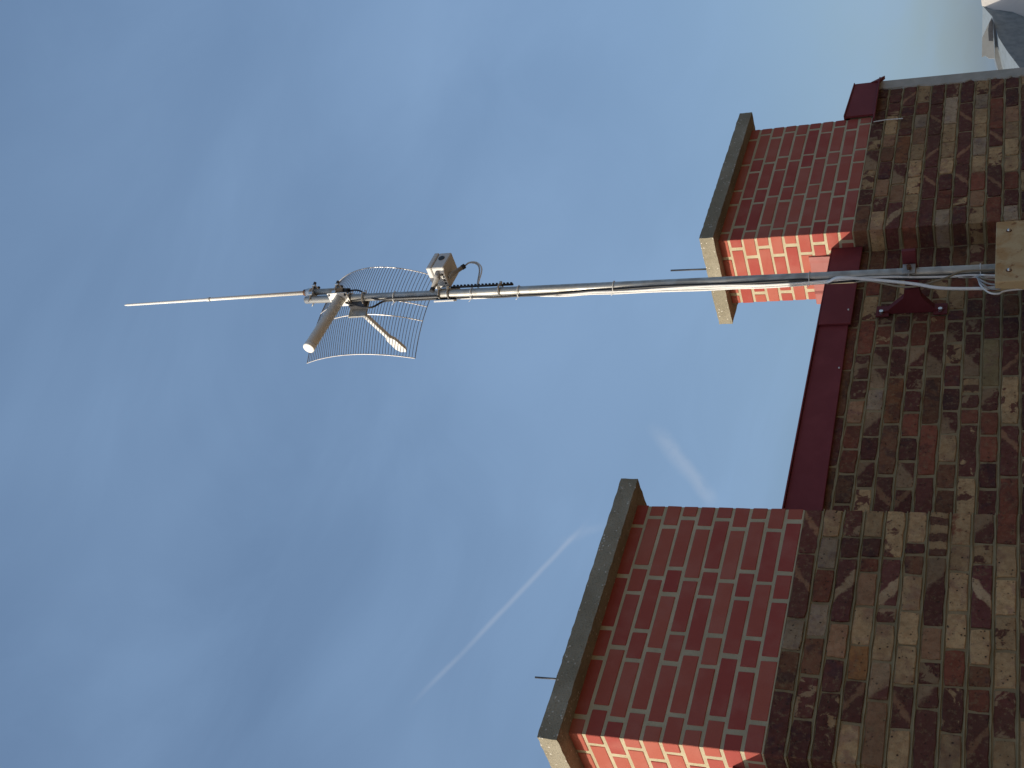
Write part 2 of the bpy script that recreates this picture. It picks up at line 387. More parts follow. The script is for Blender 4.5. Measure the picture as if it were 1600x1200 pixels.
def brick(parent, x0, x1, y, depth, z0, z1, mat, rough, back=False):
    """one brick with its face at y; x0..x1, z0..z1 already exclude the joints"""
    w = round(x1 - x0, 3) if not rough else round((x1 - x0) / 0.004) * 0.004
    me = brick_mesh(w, depth, z1 - z0, random.randrange(6 if rough else 3), rough, M_RED)
    o = bpy.data.objects.new('brick', me); col.objects.link(o)
    o.material_slots[0].link = 'OBJECT'; o.material_slots[0].material = mat
    o.location = ((x0 + x1) / 2, y, (z0 + z1) / 2)
    if rough:
        o.location.y += random.uniform(-0.0022, 0.0022); o.rotation_euler = (random.uniform(-.010, .010), random.uniform(-.006, .006), random.uniform(-.006, .006))
    else:
        o.location.y += random.uniform(-0.0006, 0.0006); o.rotation_euler = (0, random.uniform(-.004, .004), random.uniform(-.002, .002))
        o.location.z += random.uniform(-0.0008, 0.0008); o.location.x += random.uniform(-0.001, 0.001)
    return under(parent, o)

# ------------------------------------------------------------------ the setting
Y1 = 3.1724; YW = Y1 + 0.115; XL = 1.910; XR = 4.6397; WL = 1.0; WR = 1.0327; DEP = 0.382
ZC = 1.436; CT = 0.0677; OV = 0.0714; Z0 = 0.806; GZ = -1.6; ZOLD = 0.811; PITCH = 0.0709
XE = 6.02
bm = bmesh.new(); bmesh.ops.create_grid(bm, x_segments=2, y_segments=2, size=3000)
g = mesh_obj('ground', bm, M_GROUND); g.location = (0, 0, GZ); tag(g, kind='structure')

# ------------------------------------------------------------------ old brick wall with two piers
OLD_L = {
 0: [(2.91, 'M\\'), (2.702, 'M\\'), (2.424, 'G'), (2.294, 'N'), (2.14, 'D')],
 1: [(2.91, 'B'), (2.781, 'G'), (2.639, 'R'), (2.495, 'G'), (2.355, 'N'), (2.206, 'XD'), (2.046, 'D')],
 2: [(2.91, 'XD'), (2.787, 'D'), (2.691, 'P/'), (2.417, 'O'), (2.276, 'D'), (2.148, 'DX')],
 3: [(2.91, 'B'), (2.785, 'D'), (2.697, 'R'), (2.634, 'O'), (2.49, 'B'), (2.336, 'O2'), (2.2, 'M/'), (2.047, 'B')],
 4: [(2.91, 'BX'), (2.7, 'P/'), (2.495, 'XD'), (2.426, 'B'), (2.278, 'X/'), (2.135, 'O')],
 5: [(2.91, 'B'), (2.772, 'D'), (2.718, 'N'), (2.628, 'B'), (2.481, 'B'), (2.346, 'B'), (2.199, 'M\\'), (2.041, 'B')],
 6: [(2.91, 'XS'), (2.712, 'X/'), (2.424, 'O'), (2.294, 'XD'), (2.204, 'X/'), (2.121, 'DX')],
 7: [(2.91, 'RB'), (2.765, 'B'), (2.653, 'B'), (2.487, 'B'), (2.343, 'R'), (2.207, 'DX'), (2.045, 'B')],
 8: [(2.91, 'X/'), (2.773, 'BX'), (2.686, 'P\\'), (2.426, 'B'), (2.292, 'N'), (2.21, 'R'), (2.124, 'M/')],
 9: [(2.91, 'R'), (2.774, 'B'), (2.632, 'B'), (2.483, 'BX'), (2.351, 'B'), (2.211, 'XD'), (2.042, 'B')],
 10: [(2.91, 'D'), (2.784, 'N'), (2.667, 'D'), (2.555, 'BX'), (2.429, 'D'), (2.305, 'M\\'), (2.114, 'B')],
}
OLD_W = {
 0: [(4.64, 'N'), (4.36, 'D'), (4.08, 'R'), (3.80, 'N'), (3.52, 'D'), (3.24, 'N'), (2.96, 'D')],
 1: [(4.64, 'N'), (4.127, 'R'), (3.899, 'XD'), (3.738, 'XD'), (3.616, 'O'), (3.474, 'R'), (3.334, 'R'), (3.202, 'N'), (3.046, 'D')],
 2: [(4.64, 'D'), (4.247, 'XD'), (4.09, 'RX'), (3.954, 'X\\'), (3.817, 'X\\'), (3.683, 'G'), (3.549, 'X/'), (3.402, 'D'), (3.271, 'X/'), (3.131, 'BX')],
 3: [(4.64, 'N'), (4.271, 'BX'), (4.149, 'D'), (4.034, 'XD'), (3.936, 'XD'), (3.751, 'O3'), (3.473, 'N'), (3.195, 'M\\')],
 4: [(4.64, 'D'), (4.271, 'XD'), (4.101, 'R'), (3.941, 'X/'), (3.809, 'XD'), (3.669, 'XD'), (3.539, 'R'), (3.401, 'D'), (3.272, 'X\\'), (3.129, 'M/')],
 5: [(4.64, 'D'), (4.254, 'N'), (4.142, 'RX'), (4.026, 'X\\'), (3.751, 'N'), (3.471, 'R'), (3.195, 'DX')],
 6: [(4.64, 'N'), (4.307, 'BX'), (4.172, 'D'), (4.1, 'X\\'), (3.955, 'BX'), (3.821, 'D'), (3.683, 'D'), (3.547, 'X\\'), (3.416, 'B'), (3.264, 'N'), (3.13, 'N')],
 7: [(4.64, 'XD'), (4.242, 'D'), (4.112, 'XD'), (4.014, 'X\\'), (3.741, 'XS'), (3.643, 'XD'), (3.558, 'R'), (3.47, 'DX'), (3.19, 'BX')],
 8: [(4.64, 'N'), (4.283, 'D'), (4.115, 'D'), (3.972, 'B2'), (3.681, 'X/'), (3.539, 'R'), (3.408, 'RX'), (3.265, 'D'), (3.133, 'D')],
 9: [(4.64, 'D'), (4.259, 'N'), (4.116, 'D'), (3.97, 'M/'), (3.744, 'BX'), (3.466, 'M\\'), (3.193, 'R')],
 10: [(4.64, 'BX'), (4.196, 'D'), (4.012, 'N'), (3.863, 'M/'), (3.642, 'D'), (3.434, 'R'), (3.292, 'BX'), (3.156, 'D')],
}
OLD_R = {
 0: [(6.0, 'D'), (5.86, 'N'), (5.73, 'D'), (5.604, 'XD'), (5.435, 'BX'), (5.342, 'X\\'), (5.156, 'BX'), (4.991, 'XD'), (4.857, 'N')],
 1: [(6.0, 'D'), (5.88, 'D'), (5.794, 'XD'), (5.663, 'BX'), (5.478, 'O'), (5.357, 'N'), (5.225, 'D'), (5.064, 'O'), (4.915, 'XD'), (4.79, 'B')],
 2: [(6.0, 'M/'), (5.746, 'D'), (5.647, 'N'), (5.521, 'D'), (5.449, 'O3'), (5.198, 'X\\'), (5.006, 'O'), (4.86, 'P/')],
 3: [(6.0, 'BX'), (5.775, 'R'), (5.646, 'G'), (5.513, 'O'), (5.356, 'B'), (5.212, 'B'), (5.059, 'BX'), (4.912, 'B'), (4.776, 'R')],
 4: [(6.0, 'D'), (5.728, 'M\\'), (5.427, 'M/'), (5.132, 'M\\'), (4.863, 'D')],
 5: [(6.0, 'XD'), (5.787, 'G'), (5.519, 'B'), (5.349, 'B'), (5.206, 'B'), (5.061, 'D'), (4.921, 'R'), (4.767, 'G')],
 6: [(6.0, 'D'), (5.717, 'M\\'), (5.432, 'M/'), (5.133, 'M\\'), (4.854, 'BX'), (4.781, 'D')],
 7: [(6.0, 'BX'), (5.783, 'G'), (5.64, 'B'), (5.488, 'B'), (5.361, 'G'), (5.199, 'B'), (5.055, 'RX'), (4.898, 'O'), (4.765, 'BX')],
 8: [(6.0, 'M/'), (5.728, 'R'), (5.43, 'M\\'), (5.1, 'M\\'), (4.838, 'R')],
 9: [(6.0, 'D'), (5.629, 'O'), (5.478, 'B'), (5.325, 'B'), (5.172, 'B'), (5.036, 'R'), (4.887, 'XD'), (4.755, 'G')],
 10: [(6.0, 'B'), (5.678, 'D'), (5.49, 'M/'), (5.191, 'D'), (5.036, 'BX'), (4.864, 'D'), (4.698, 'N')],
}
wall = empty('brick_wall', (3.9, Y1 + 0.2, GZ), 'old mottled maroon and buff brick wall with two projecting piers below the chimneys', 'wall')
def old_field(core, table, xend, yface, corner_depth, seed):
    random.seed(seed)
    for k, row in table.items():
        xs = [t[0] for t in row] + [xend]
        zt = ZOLD - PITCH * k; z0 = zt - PITCH + 0.0056; z1 = zt - 0.0056
        segs = []
        for i, (x, c) in enumerate(row):
            a, b = xs[i + 1], x; L = b - a
            n = max(1, round(L / 0.2)) if L > 0.31 else 1
            for q in range(n): segs.append((b - L * (q + 1) / n, b - L * q / n, c if q == 0 else random.choice(['D', 'N', 'R', 'XD', 'BX', 'D'])))
        for i, (a, b, c) in enumerate(segs):
            last = i == len(segs) - 1; first = i == 0
            jj = 0.0040 if corner_depth else 0.0062; jl = 0.0 if (last and corner_depth) else jj; jr = 0.0 if (first and corner_depth) else jj
            brick(core, a + jl, b - jr, yface, corner_depth if (corner_depth and (last or first)) else 0.09, z0, z1, M[c], True)
def pointing(core, x0, x1, yface, ks, left_ret, seed):
    """raised mortar ribbons along the bed joints, each a mesh of its own"""
    for k in ks:
        rr = random.Random(seed * 100 + k); z = ZOLD - PITCH * k; bm = bmesh.new(); n = int((x1 - x0) / 0.022); prev = None
        for i in range(n + 1):
            x = x0 + (x1 - x0) * i / n
            wob = mnoise.noise(Vector((x * 9, k * 3.7, seed))) * 0.0036
            h = 0.0030 + 0.0024 * mnoise.noise(Vector((x * 22, k * 1.9, seed + 5))) + rr.uniform(-.0005, .0005)
            pr = 0.0012 + 0.0034 * mnoise.noise(Vector((x * 15, k * 2.3, seed + 9)))
            ring = [bm.verts.new((x, yface + 0.02, z + wob - h * 1.4)), bm.verts.new((x, yface - pr, z + wob - h * 0.8)), bm.verts.new((x, yface - pr * 1.2, z + wob + h * 0.5)), bm.verts.new((x, yface + 0.02, z + wob + h * 1.4))]
            if prev:
                for q in range(3): bm.faces.new((prev[q], prev[q + 1], ring[q + 1], ring[q]))
            prev = ring
        if left_ret:
            a = [(x0 + 0.01, yface - 0.002, z - 0.004), (x0 - 0.0025, yface - 0.003, z - 0.003), (x0 - 0.0025, yface - 0.003, z + 0.003), (x0 + 0.01, yface - 0.002, z + 0.004)]
            prism_bm(a, (0, 0.112, 0), bm)
        bmesh.ops.recalc_face_normals(bm, faces=bm.faces)
        part('pointing', bm, M_POINT, core)
NV = 11; ZLOW = ZOLD - PITCH * NV
coreL = part('pier', box_bm(XL + 0.004, XL + WL - 0.004, Y1 + 0.0045, Y1 + DEP, GZ, Z0 + 0.002), M_OLDM, wall); tag(coreL, 'wide near pier of maroon and buff bricks')
coreR = part('pier', box_bm(XR + 0.004, XE - 0.004, Y1 + 0.0045, Y1 + DEP + 0.1, GZ, Z0 + 0.002), M_OLDM, wall); tag(coreR, 'far pier of buff and maroon bricks beside the mast')
coreW = part('wall_panel', box_bm(XL + WL - 0.02, XR + 0.02, YW + 0.0035, YW + 0.265, GZ, 0.90), M_OLDM, wall); tag(coreW, 'recessed darker brick panel between the piers')
coreN = part('wall_panel', box_bm(-0.6, XL + 0.02, YW + 0.007, YW + 0.265, GZ, 0.90), M_OLDM, wall)
old_field(coreL, OLD_L, XL, Y1, 0.135, 11)
old_field(coreW, OLD_W, 2.80, YW, 0, 12)
old_field(coreR, OLD_R, XR, Y1, 0.135, 13)
pointing(coreL, XL, XL + WL, Y1, range(1, NV + 1), True, 1)
pointing(coreW, XL + WL, XR, YW, range(1, NV + 1), False, 2)
pointing(coreR, XR, 6.0, Y1, range(1, NV + 1), True, 3)
# the courses below the picture and the bay to the left of the near pier, joined
def lower(core, x0, x1, yface, ztop, seed):
    rr = random.Random(seed); bm = bmesh.new(); z = ztop; k = 0
    while z > GZ + 0.02:
        x = x0 + (0.0 if k % 2 else -0.07); L = 0.28 if k % 2 else 0.14
        while x < x1 - 0.02:
            a = max(x, x0); b = min(x + L, x1)
            if b - a > 0.03: box_bm(a + 0.006, b - 0.006, yface + rr.uniform(-.002, .002), yface + 0.09, z - PITCH + 0.0065, z - 0.0065, 0.0, bm, rr.randrange(5))
            x += L
        z -= PITCH; k += 1
    o = part('lower_bricks', bm, [M['D'], M['B'], M['R'], M['XD'], M['N']], core); tag(o, kind='stuff')
lower(coreL, XL, XL + WL, Y1, ZLOW, 21); lower(coreW, XL + WL, XR, YW, ZLOW, 22); lower(coreR, XR, 6.0, Y1, ZLOW, 23); lower(coreN, -0.6, XL, YW, ZOLD - PITCH, 24)
# cement fillet with a ragged inner edge at the free end of the far pier
bm = bmesh.new(); prev = None; rr = random.Random(3)
for i in range(61):
    z = 0.80 - 0.9 * i / 60
    xi = 5.945 - 0.05 * (0.8 - z) + 0.022 * mnoise.noise(Vector((z * 11, 2, 1))) + 0.012 * mnoise.noise(Vector((z * 40, 7, 1)))
    ring = [bm.verts.new((xi, Y1 + 0.012, z)), bm.verts.new((xi + 0.008, Y1 - 0.007, z)), bm.verts.new((XE + 0.015 - 0.055 * (0.8 - z), Y1 - 0.008, z)), bm.verts.new((XE + 0.02 - 0.055 * (0.8 - z), Y1 + 0.3, z))]
    if prev:
        for q in range(3): bm.faces.new((prev[q], ring[q], ring[q + 1], prev[q + 1]))
    prev = ring
bmesh.ops.recalc_face_normals(bm, faces=bm.faces)
part('render_strip', bm, M_RENDER, coreR)
tube('loose_wire', spline([(5.60, Y1 - 0.012, 0.795), (5.603, Y1 - 0.014, 0.73), (5.60, Y1 - 0.013, 0.65)], 5), 0.0028, M_CABW, None, 6)
tag(bpy.data.objects['loose_wire'], 'short pale wire hanging below the red end piece on the far pier', 'wire')

# ------------------------------------------------------------------ chimneys
FR_E = [0.107, 0.238, 0.238, 0.118, 0.240, 0.059]; FR_O = [0.067, 0.231, 0.124, 0.234, 0.241, 0.103]
def chimney(x0, w, label, capseed, cap_label):
    t = empty('chimney_stack', (x0 + w / 2, Y1 + DEP / 2, Z0), label, 'chimney', 'red brick chimney stacks with concrete caps')
    core = part('mortar_core', box_bm(x0 + 0.0025, x0 + w - 0.0025, Y1 + 0.0025, Y1 + DEP - 0.0025, Z0 + 0.001, ZC + 0.01), M_MORT, t)
    sc_ = w / 1.0; J = 0.0086
    for k in range(10):
        z0 = Z0 + 0.0645 * k + 0.0059; z1 = Z0 + 0.0645 * (k + 1) - 0.0059
        if k == 9: z1 = ZC + 0.004
        fr = [v * sc_ for v in (FR_E if k % 2 == 0 else FR_O)]; side = [0.055, 0.22, 0.107] if k % 2 == 0 else [0.107, 0.22, 0.055]
        x = x0
        for i, v in enumerate(fr):
            a = x + (0 if i == 0 else J); b = x + v - (0 if i == 5 else J); jj = random.uniform(-.003, .003)
            a += jj if i else 0
            d = side[0] - J if i == 0 else (side[2 if k % 2 == 0 else 0] - J if i == 5 else 0.05)
            brick(t, a, b, Y1, d, z0, z1, M_RED, False)
            d2 = side[2] - J if i == 0 else 0.05
            brick(t, a, b, Y1 + DEP - d2, d2, z0, z1, M_RED, False)
            x += v
        ya = Y1 + side[0] + J; yb = Y1 + DEP - side[2] - J
        for xa, xb in ((x0, x0 + 0.06), (x0 + w - 0.06, x0 + w)):
            brick(t, xa, xb, ya, yb - ya, z0, z1, M_RED, False)
    # concrete slab, slightly chipped along its edges
    bm = bmesh.new()
    xs = [x0 - OV + (w + 2 * OV) * i / 48 for i in range(49)]; ys = [Y1 - OV + (DEP + 2 * OV) * i / 22 for i in range(23)]; zs = [ZC + CT * i / 4 for i in range(5)]
    vmap = {}
    def V(i, j, k):
        if (i, j, k) not in vmap:
            p = Vector((xs[i], ys[j], zs[k])); ed = (i in (0, 48)) + (j in (0, 22)) + (k in (0, 4))
            nv = mnoise.noise_vector(p * 38 + Vector((capseed, 0, 0)))
            p += nv * (0.0012 if ed < 2 else 0.0030)
            vmap[(i, j, k)] = bm.verts.new(p)
        return vmap[(i, j, k)]
    for i in range(48):
        for j in range(22):
            bm.faces.new((V(i, j, 0), V(i, j + 1, 0), V(i + 1, j + 1, 0), V(i + 1, j, 0))); bm.faces.new((V(i, j, 4), V(i + 1, j, 4), V(i + 1, j + 1, 4), V(i, j + 1, 4)))
        for k in range(4):
            bm.faces.new((V(i, 0, k), V(i + 1, 0, k), V(i + 1, 0, k + 1), V(i, 0, k + 1))); bm.faces.new((V(i, 22, k), V(i, 22, k + 1), V(i + 1, 22, k + 1), V(i + 1, 22, k)))
    for j in range(22):
        for k in range(4):
            bm.faces.new((V(0, j, k), V(0, j, k + 1), V(0, j + 1, k + 1), V(0, j + 1, k))); bm.faces.new((V(48, j, k), V(48, j + 1, k), V(48, j + 1, k + 1), V(48, j, k + 1)))
    part('cap_slab', bm, M_CONC, t)
    return t
random.seed(31)
chimney(XL, WL, 'larger near red brick chimney with concrete slab cap, cut by the frame edge', 3, '')
chimney(XR, WR, 'smaller far red brick chimney with concrete slab cap behind the mast', 8, '')
tag(tube('metal_rod', [(4.692, Y1 + 0.2, ZC + CT - 0.02), (4.702, Y1 + 0.2, 1.73)], 0.0045, M_DARKM, None, 8), 'thin dark rod standing up from the far chimney cap behind the mast', 'rod')
tag(tube('metal_rod', [(2.143, Y1 + 0.05, ZC + CT - 0.02), (2.140, Y1 + 0.05, 1.64)], 0.0035, M_DARKM, None, 8), 'short thin dark rod standing up from the near chimney cap', 'rod')

# ------------------------------------------------------------------ oxide red copings
def coping(label, x0, x1, boards, yf, ztop, yback, cat='coping'):
    t = empty('metal_coping', ((x0 + x1) / 2, yf, 0.77), label, cat)
    for (a, b, zb0, zb1, dy) in boards:
        poly = [(a, yf + dy, zb1), (b, yf + dy, zb0), (b, yf + dy, ztop - 0.001), (a, yf + dy, ztop - 0.001)]
        bm = prism_bm(poly, (0, 0.010, 0)); bmesh.ops.bevel(bm, geom=list(bm.edges), offset=0.0015, segments=1, affect='EDGES')
        part('fascia_board', bm, M_OX, t)
    part('top_sheet', prism_bm([(x0, yf - 0.006, ztop), (x0, yback, ztop + 0.004), (x0, yback, ztop + 0.010), (x0, yf - 0.006, ztop + 0.005)], (x1 - x0, 0, 0)), M_OX, t)
    return t
YF = Y1 + 0.092
cm = coping('long oxide red metal coping over the wall between the two chimneys', XL + WL + 0.001, XR - 0.001, [(4.075, XR - 0.001, 0.772, 0.771, -0.006), (XL + WL + 0.001, 4.10, 0.783, 0.767, 0.006)], YF, 0.909, YW + 0.29)
for bx, bz in ((4.168, 0.789), (3.793, 0.791)):
    bm = bmesh.new(); bmesh.ops.create_uvsphere(bm, u_segments=8, v_segments=5, radius=0.005)
    o = mesh_obj('bolt', bm, M_STEEL); o.location = (bx, YF - (0.007 if bx > 4.1 else -0.004), bz); under(cm, o)
coping('oxide red metal coping on the wall left of the near chimney, mostly outside the frame', -0.6, XL - 0.001, [(-0.6, XL - 0.001, 0.772, 0.771, 0)], YF, 0.909, YW + 0.29)
ce = empty('coping_end_piece', (5.84, Y1 - 0.02, 0.79), 'short oxide red metal coping piece on the free end of the far pier', 'coping')
part('fascia_board', prism_bm([(5.674, Y1 - 0.018, 0.80), (6.015, Y1 - 0.018, 0.806), (6.018, Y1 - 0.018, 0.925), (5.674, Y1 - 0.018, 0.945)], (0, 0.012, 0)), M_OX, ce)
part('top_sheet', prism_bm([(5.674, Y1 - 0.024, 0.946), (6.02, Y1 - 0.024, 0.926), (6.02, Y1 + 0.5, 0.926), (5.674, Y1 + 0.5, 0.946)], (0, 0, 0.005)), M_OX, ce)
part('drip_edge', prism_bm([(5.60, Y1 - 0.019, 0.800), (5.60, Y1 - 0.042, 0.790), (5.60, Y1 - 0.040, 0.785), (5.60, Y1 - 0.012, 0.795)], (0.42, 0, 0.005)), M_OX, ce)
part('end_fin', prism_bm([(6.012, Y1 - 0.02, 0.845), (6.075, Y1 - 0.012, 0.790), (6.085, Y1 - 0.012, 0.776), (6.05, Y1 - 0.022, 0.782), (6.006, Y1 - 0.03, 0.798)], (0, 0.02, 0.0)), M_OX, ce)
part('core_block', box_bm(5.676, 6.012, Y1 + 0.002, Y1 + 0.45, Z0 + 0.003, 0.922), M_OLDM, ce)
# painted lead flashing dressed up the lit side of the far chimney
bm = bmesh.new(); prev = None; rr = random.Random(5)
for i in range(25):
    y = 3.298 + (3.580 - 3.298) * i / 24
    xo = XR - 0.005 - 0.004 * max(0, mnoise.noise(Vector((y * 24, 1, 3)))) - (0.008 if i in (9, 10) else 0) - (0.006 if i in (18,) else 0)
    zt = 1.022 + 0.004 * mnoise.noise(Vector((y * 18, 4, 0)))
    ring = [bm.verts.new((XR + 0.004, y, zt + 0.003)), bm.verts.new((xo, y, zt)), bm.verts.new((xo - 0.002, y, 0.96)), bm.verts.new((xo - 0.005, y, 0.924)), bm.verts.new((xo - 0.03, y, 0.918))]
    if prev:
        for q in range(4): bm.faces.new((prev[q], ring[q], ring[q + 1], prev[q + 1]))
    else: bm.faces.new([bm.verts.new((XR + 0.004, y, 0.918))] + [ring[0], ring[1], ring[2], ring[3]])
    prev = ring
bmesh.ops.recalc_face_normals(bm, faces=bm.faces)
fl = mesh_obj('lead_flashing', bm, M_FLASH); tag(fl, 'sunlit salmon red painted flashing at the foot of the far chimney', 'flashing')

# ------------------------------------------------------------------ mast and wall bracket
def PA(z): return Vector((4.171, 3.083 - 0.0149 * (z - 0.2), z))     # mast axis, leaning very slightly outward
CAMD = Vector((-0.807, -0.590, 0)); LEFT = Vector((-0.590, 0.807, 0))  # towards the viewer's side, and to its left
PR = 0.0195; ZT = 3.515
mast = empty('antenna_mast', PA(-0.9), 'tall galvanised steel mast carrying the antennas, clamped in front of the wall', 'mast')
tube('pole', [PA(z) for z in (-0.9, 0.3, 1.2, 2.2, ZT - 0.006, ZT)], [PR] * 5 + [PR - 0.004], M_GALV, mast, 24)
for z in (0.245, 0.93, 1.82, 2.55, 2.98, 2.30):
    c = PA(z); pts = [c + Vector((math.cos(a) * (PR + 0.0035 + 0.012 * max(0, math.cos(a - 2.75)) ** 4), math.sin(a) * (PR + 0.0035 + 0.012 * max(0, math.cos(a - 2.75)) ** 4), 0)) for a in [2 * math.pi * i / 20 for i in range(21)]]
    tube('cable_tie', pts, 0.0019, M_WHITE, mast, 6)
    tube('cable_tie_tail', [pts[9], pts[9] + LEFT * 0.010 + Vector((0, 0, 0.004)), pts[9] + LEFT * 0.016 + Vector((0, 0, 0.012))], 0.0014, M_WHITE, mast, 5)
br = empty('wall_bracket', (4.171, YW, 0.52), 'dark red steel stand-off bracket bolted to the wall holding the mast', 'bracket')
prof = [(YW - 0.003, 0.395), (YW - 0.003, 0.665), (YW - 0.015, 0.665), (YW - 0.022, 0.625), (YW - 0.085, 0.556), (YW - 0.13, 0.548), (YW - 0.13, 0.490), (YW - 0.085, 0.482), (YW - 0.022, 0.435), (YW - 0.015, 0.395)]
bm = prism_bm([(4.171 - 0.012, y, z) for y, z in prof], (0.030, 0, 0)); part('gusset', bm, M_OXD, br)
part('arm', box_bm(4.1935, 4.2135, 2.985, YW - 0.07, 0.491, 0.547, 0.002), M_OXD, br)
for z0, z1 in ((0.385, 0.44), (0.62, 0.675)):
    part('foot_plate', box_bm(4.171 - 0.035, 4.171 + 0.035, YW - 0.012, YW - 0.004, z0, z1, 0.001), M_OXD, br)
for z in (0.412, 0.652):
    bm = bmesh.new(); tube_bm([(4.155, YW - 0.026, z), (4.155, YW - 0.005, z)], 0.009, 6, bm); part('bolt', bm, M_STEEL, br)
# clamp saddle and nut on the viewer's side of the mast
c = PA(0.52); n_ = (CAMD * 0.8 + Vector((0.4, -0.4, 0))).normalized(); s_ = Vector((-n_.y, n_.x, 0))
def obox(c, ax, ay, az, hx, hy, hz, bevel=0.0):
    bm = box_bm(-hx, hx, -hy, hy, -hz, hz, bevel)
    for v in bm.verts: v.co = c + ax * v.co.x + ay * v.co.y + az * v.co.z
    bmesh.ops.recalc_face_normals(bm, faces=bm.faces)
    return bm
UP = Vector((0, 0, 1))
part('clamp_plate', obox(c + n_ * (PR + 0.004), s_, n_, UP, 0.025, 0.004, 0.026, 0.002), M_GALV, br)
part('clamp_nut', tube_bm([c + n_ * (PR + 0.008), c + n_ * (PR + 0.026)], 0.010, 6), M_RUSTNUT, br)
bm = tube_bm([c + Vector((math.cos(a), math.sin(a), 0)) * (PR + 0.006) for a in [2 * math.pi * i / 20 for i in range(21)]], 0.006, 6); part('clamp_strap', bm, M_GALV, br)

# ------------------------------------------------------------------ whip antenna
WX = Vector((0.046, -0.014, 0))
wh = empty('whip_antenna', PA(3.28) + WX, 'tall thin white fibreglass whip antenna at the very top of the mast', 'antenna')
tip = Vector((4.222, 3.030, 4.765)); b0 = PA(3.50) + WX
def wp(t): return b0.lerp(tip, t)
tube('whip_rod', [wp(0), wp(0.515), wp(0.52), wp(0.535), wp(0.54), wp(0.985), wp(1.0)], [0.0105, 0.0092, 0.0105, 0.0105, 0.0085, 0.0066, 0.003], M_WHITE, wh, 14)
tube('joint_ring', [wp(0.517), wp(0.522)], 0.0112, M_CABB, wh, 14)
tube('base_sleeve', [PA(3.295) + WX, PA(3.515) + WX], 0.0165, M_GALV, wh, 18)
tube('collar', [PA(3.485) + WX, PA(3.505) + WX, PA(3.525) + WX], [0.024, 0.024, 0.018], M_STEEL, wh, 14)
tube('collar_seal', [PA(3.524) + WX, PA(3.537) + WX], 0.017, M_RUSTNUT, wh, 14)
tube('connector', [PA(3.262) + WX, PA(3.296) + WX], 0.013, M_BLACK, wh, 12)
for z in (3.335, 3.475):
    c = PA(z) + WX * 0.5
    a = WX.normalized(); b = Vector((-a.y, a.x, 0))
    for s_ in (1, -1):
        tube('u_bolt', spline([c - a * 0.052 + b * s_ * 0.019, c + a * 0.035 + b * s_ * 0.024, c + a * 0.062 + b * s_ * 0.010], 5), 0.0035, M_STEEL, wh, 6)
    part('clamp_jaw', obox(c - a * 0.002, a, b, UP, 0.010, 0.030, 0.013, 0.002), M_STEEL, wh)
    part('clamp_jaw', obox(c + a * 0.050, a, b, UP, 0.005, 0.028, 0.011, 0.002), M_STEEL, wh)
    for s_ in (1, -1): part('nut', tube_bm([c + a * 0.055 + b * s_ * 0.02, c + a * 0.072 + b * s_ * 0.02], 0.008, 6), M_DARKM, wh)

# ------------------------------------------------------------------ tube (yagi) antenna
tb0 = PA(3.29) + Vector((-0.028, -0.012, 0)); te = Vector((3.775, 3.035, 3.298))
ya = empty('tube_antenna', tb0, 'off-white tubular antenna pointing left from the mast, its round end facing the sun', 'antenna')
ax = (te - tb0).normalized(); u_, w_ = frame(ax)
tube('radome', [tb0, te - ax * 0.004, te], [0.0285, 0.0285, 0.027], M_RADOME, ya, 28)
bm = tube_bm([te - ax * 0.018, te + ax * 0.003, te + ax * 0.006], [0.0298, 0.0298, 0.026], 28); part('end_cap', bm, M_WHITE, ya)
part('mount_plate', obox(tb0 - ax * 0.004, ax, Vector((0, 1, 0)), UP, 0.003, 0.042, 0.058, 0.001), M_WHITE, ya)
for yy, zz in ((-0.032, 0.048), (0.032, -0.048), (0.032, 0.048), (-0.032, -0.048)):
    p = tb0 + Vector((0, yy, zz)); part('mount_bolt', tube_bm([p - ax * 0.006, p + ax * 0.006], 0.006, 8), M_DARKM, ya)
for zz in (0.036, -0.036):
    c = PA(3.29 + zz); pts = [c + Vector((-0.026, -0.026, 0)), c + Vector((0.012, -0.028, 0)), c + Vector((0.029, 0, 0)), c + Vector((0.012, 0.028, 0)), c + Vector((-0.026, 0.026, 0))]
    tube('u_bolt', spline(pts, 5), 0.004, M_DARKM, ya, 6)
tube('drain_wire', [te + Vector((0.17, 0.027, 0.012)), te + Vector((0.155, 0.034, 0.03)), te + Vector((0.135, 0.045, 0.062))], 0.003, M_RADOME, ya, 6)

# ------------------------------------------------------------------ grid dish
DC = Vector((4.152, 3.084, 3.196)); AZ, EL, RL = 0.393, -0.001, 0.012; GW, GH = 0.511, 0.64
dn = Vector((math.sin(AZ) * math.cos(EL), math.cos(AZ) * math.cos(EL), math.sin(EL))); ex = Vector((math.cos(AZ), -math.sin(AZ), 0)); ez = ex.cross(dn)
e1 = ex * math.cos(RL) + ez * math.sin(RL); e2 = -ex * math.sin(RL) + ez * math.cos(RL)
def dp(a, b, off=0.0): return DC + e1 * a + e2 * b + dn * (a * a / 1.816 + b * b / 0.929 * (1 + 1.39 * a) + off)
gd = empty('grid_dish_antenna', DC, 'curved wire grid dish antenna seen from behind on the upper mast', 'antenna')
NWIRE = 45
for i in range(NWIRE):
    b = -GH / 2 + GH * i / (NWIRE - 1); edge = i in (0, NWIRE - 1)
    tube('wire', [dp(-GW / 2 + GW * k / 16, b) for k in range(17)], 0.0024 if edge else 0.0016, M_WIRE, gd, 5)
for a in (-GW / 2, -0.045, 0.045, GW / 2):
    tube('rib', [dp(a, -GH / 2 + GH * k / 20, -0.003) for k in range(21)], 0.0027, M_RIB, gd, 6)
part('mount_plate', obox(DC - dn * 0.004, e1, dn, e2, 0.062, 0.006, 0.052, 0.002), M_GALV, gd)
part('mount_channel', obox(DC - dn * 0.020 + e1 * 0.005, e1, dn, e2, 0.022, 0.014, 0.045, 0.002), M_DARKM, gd)
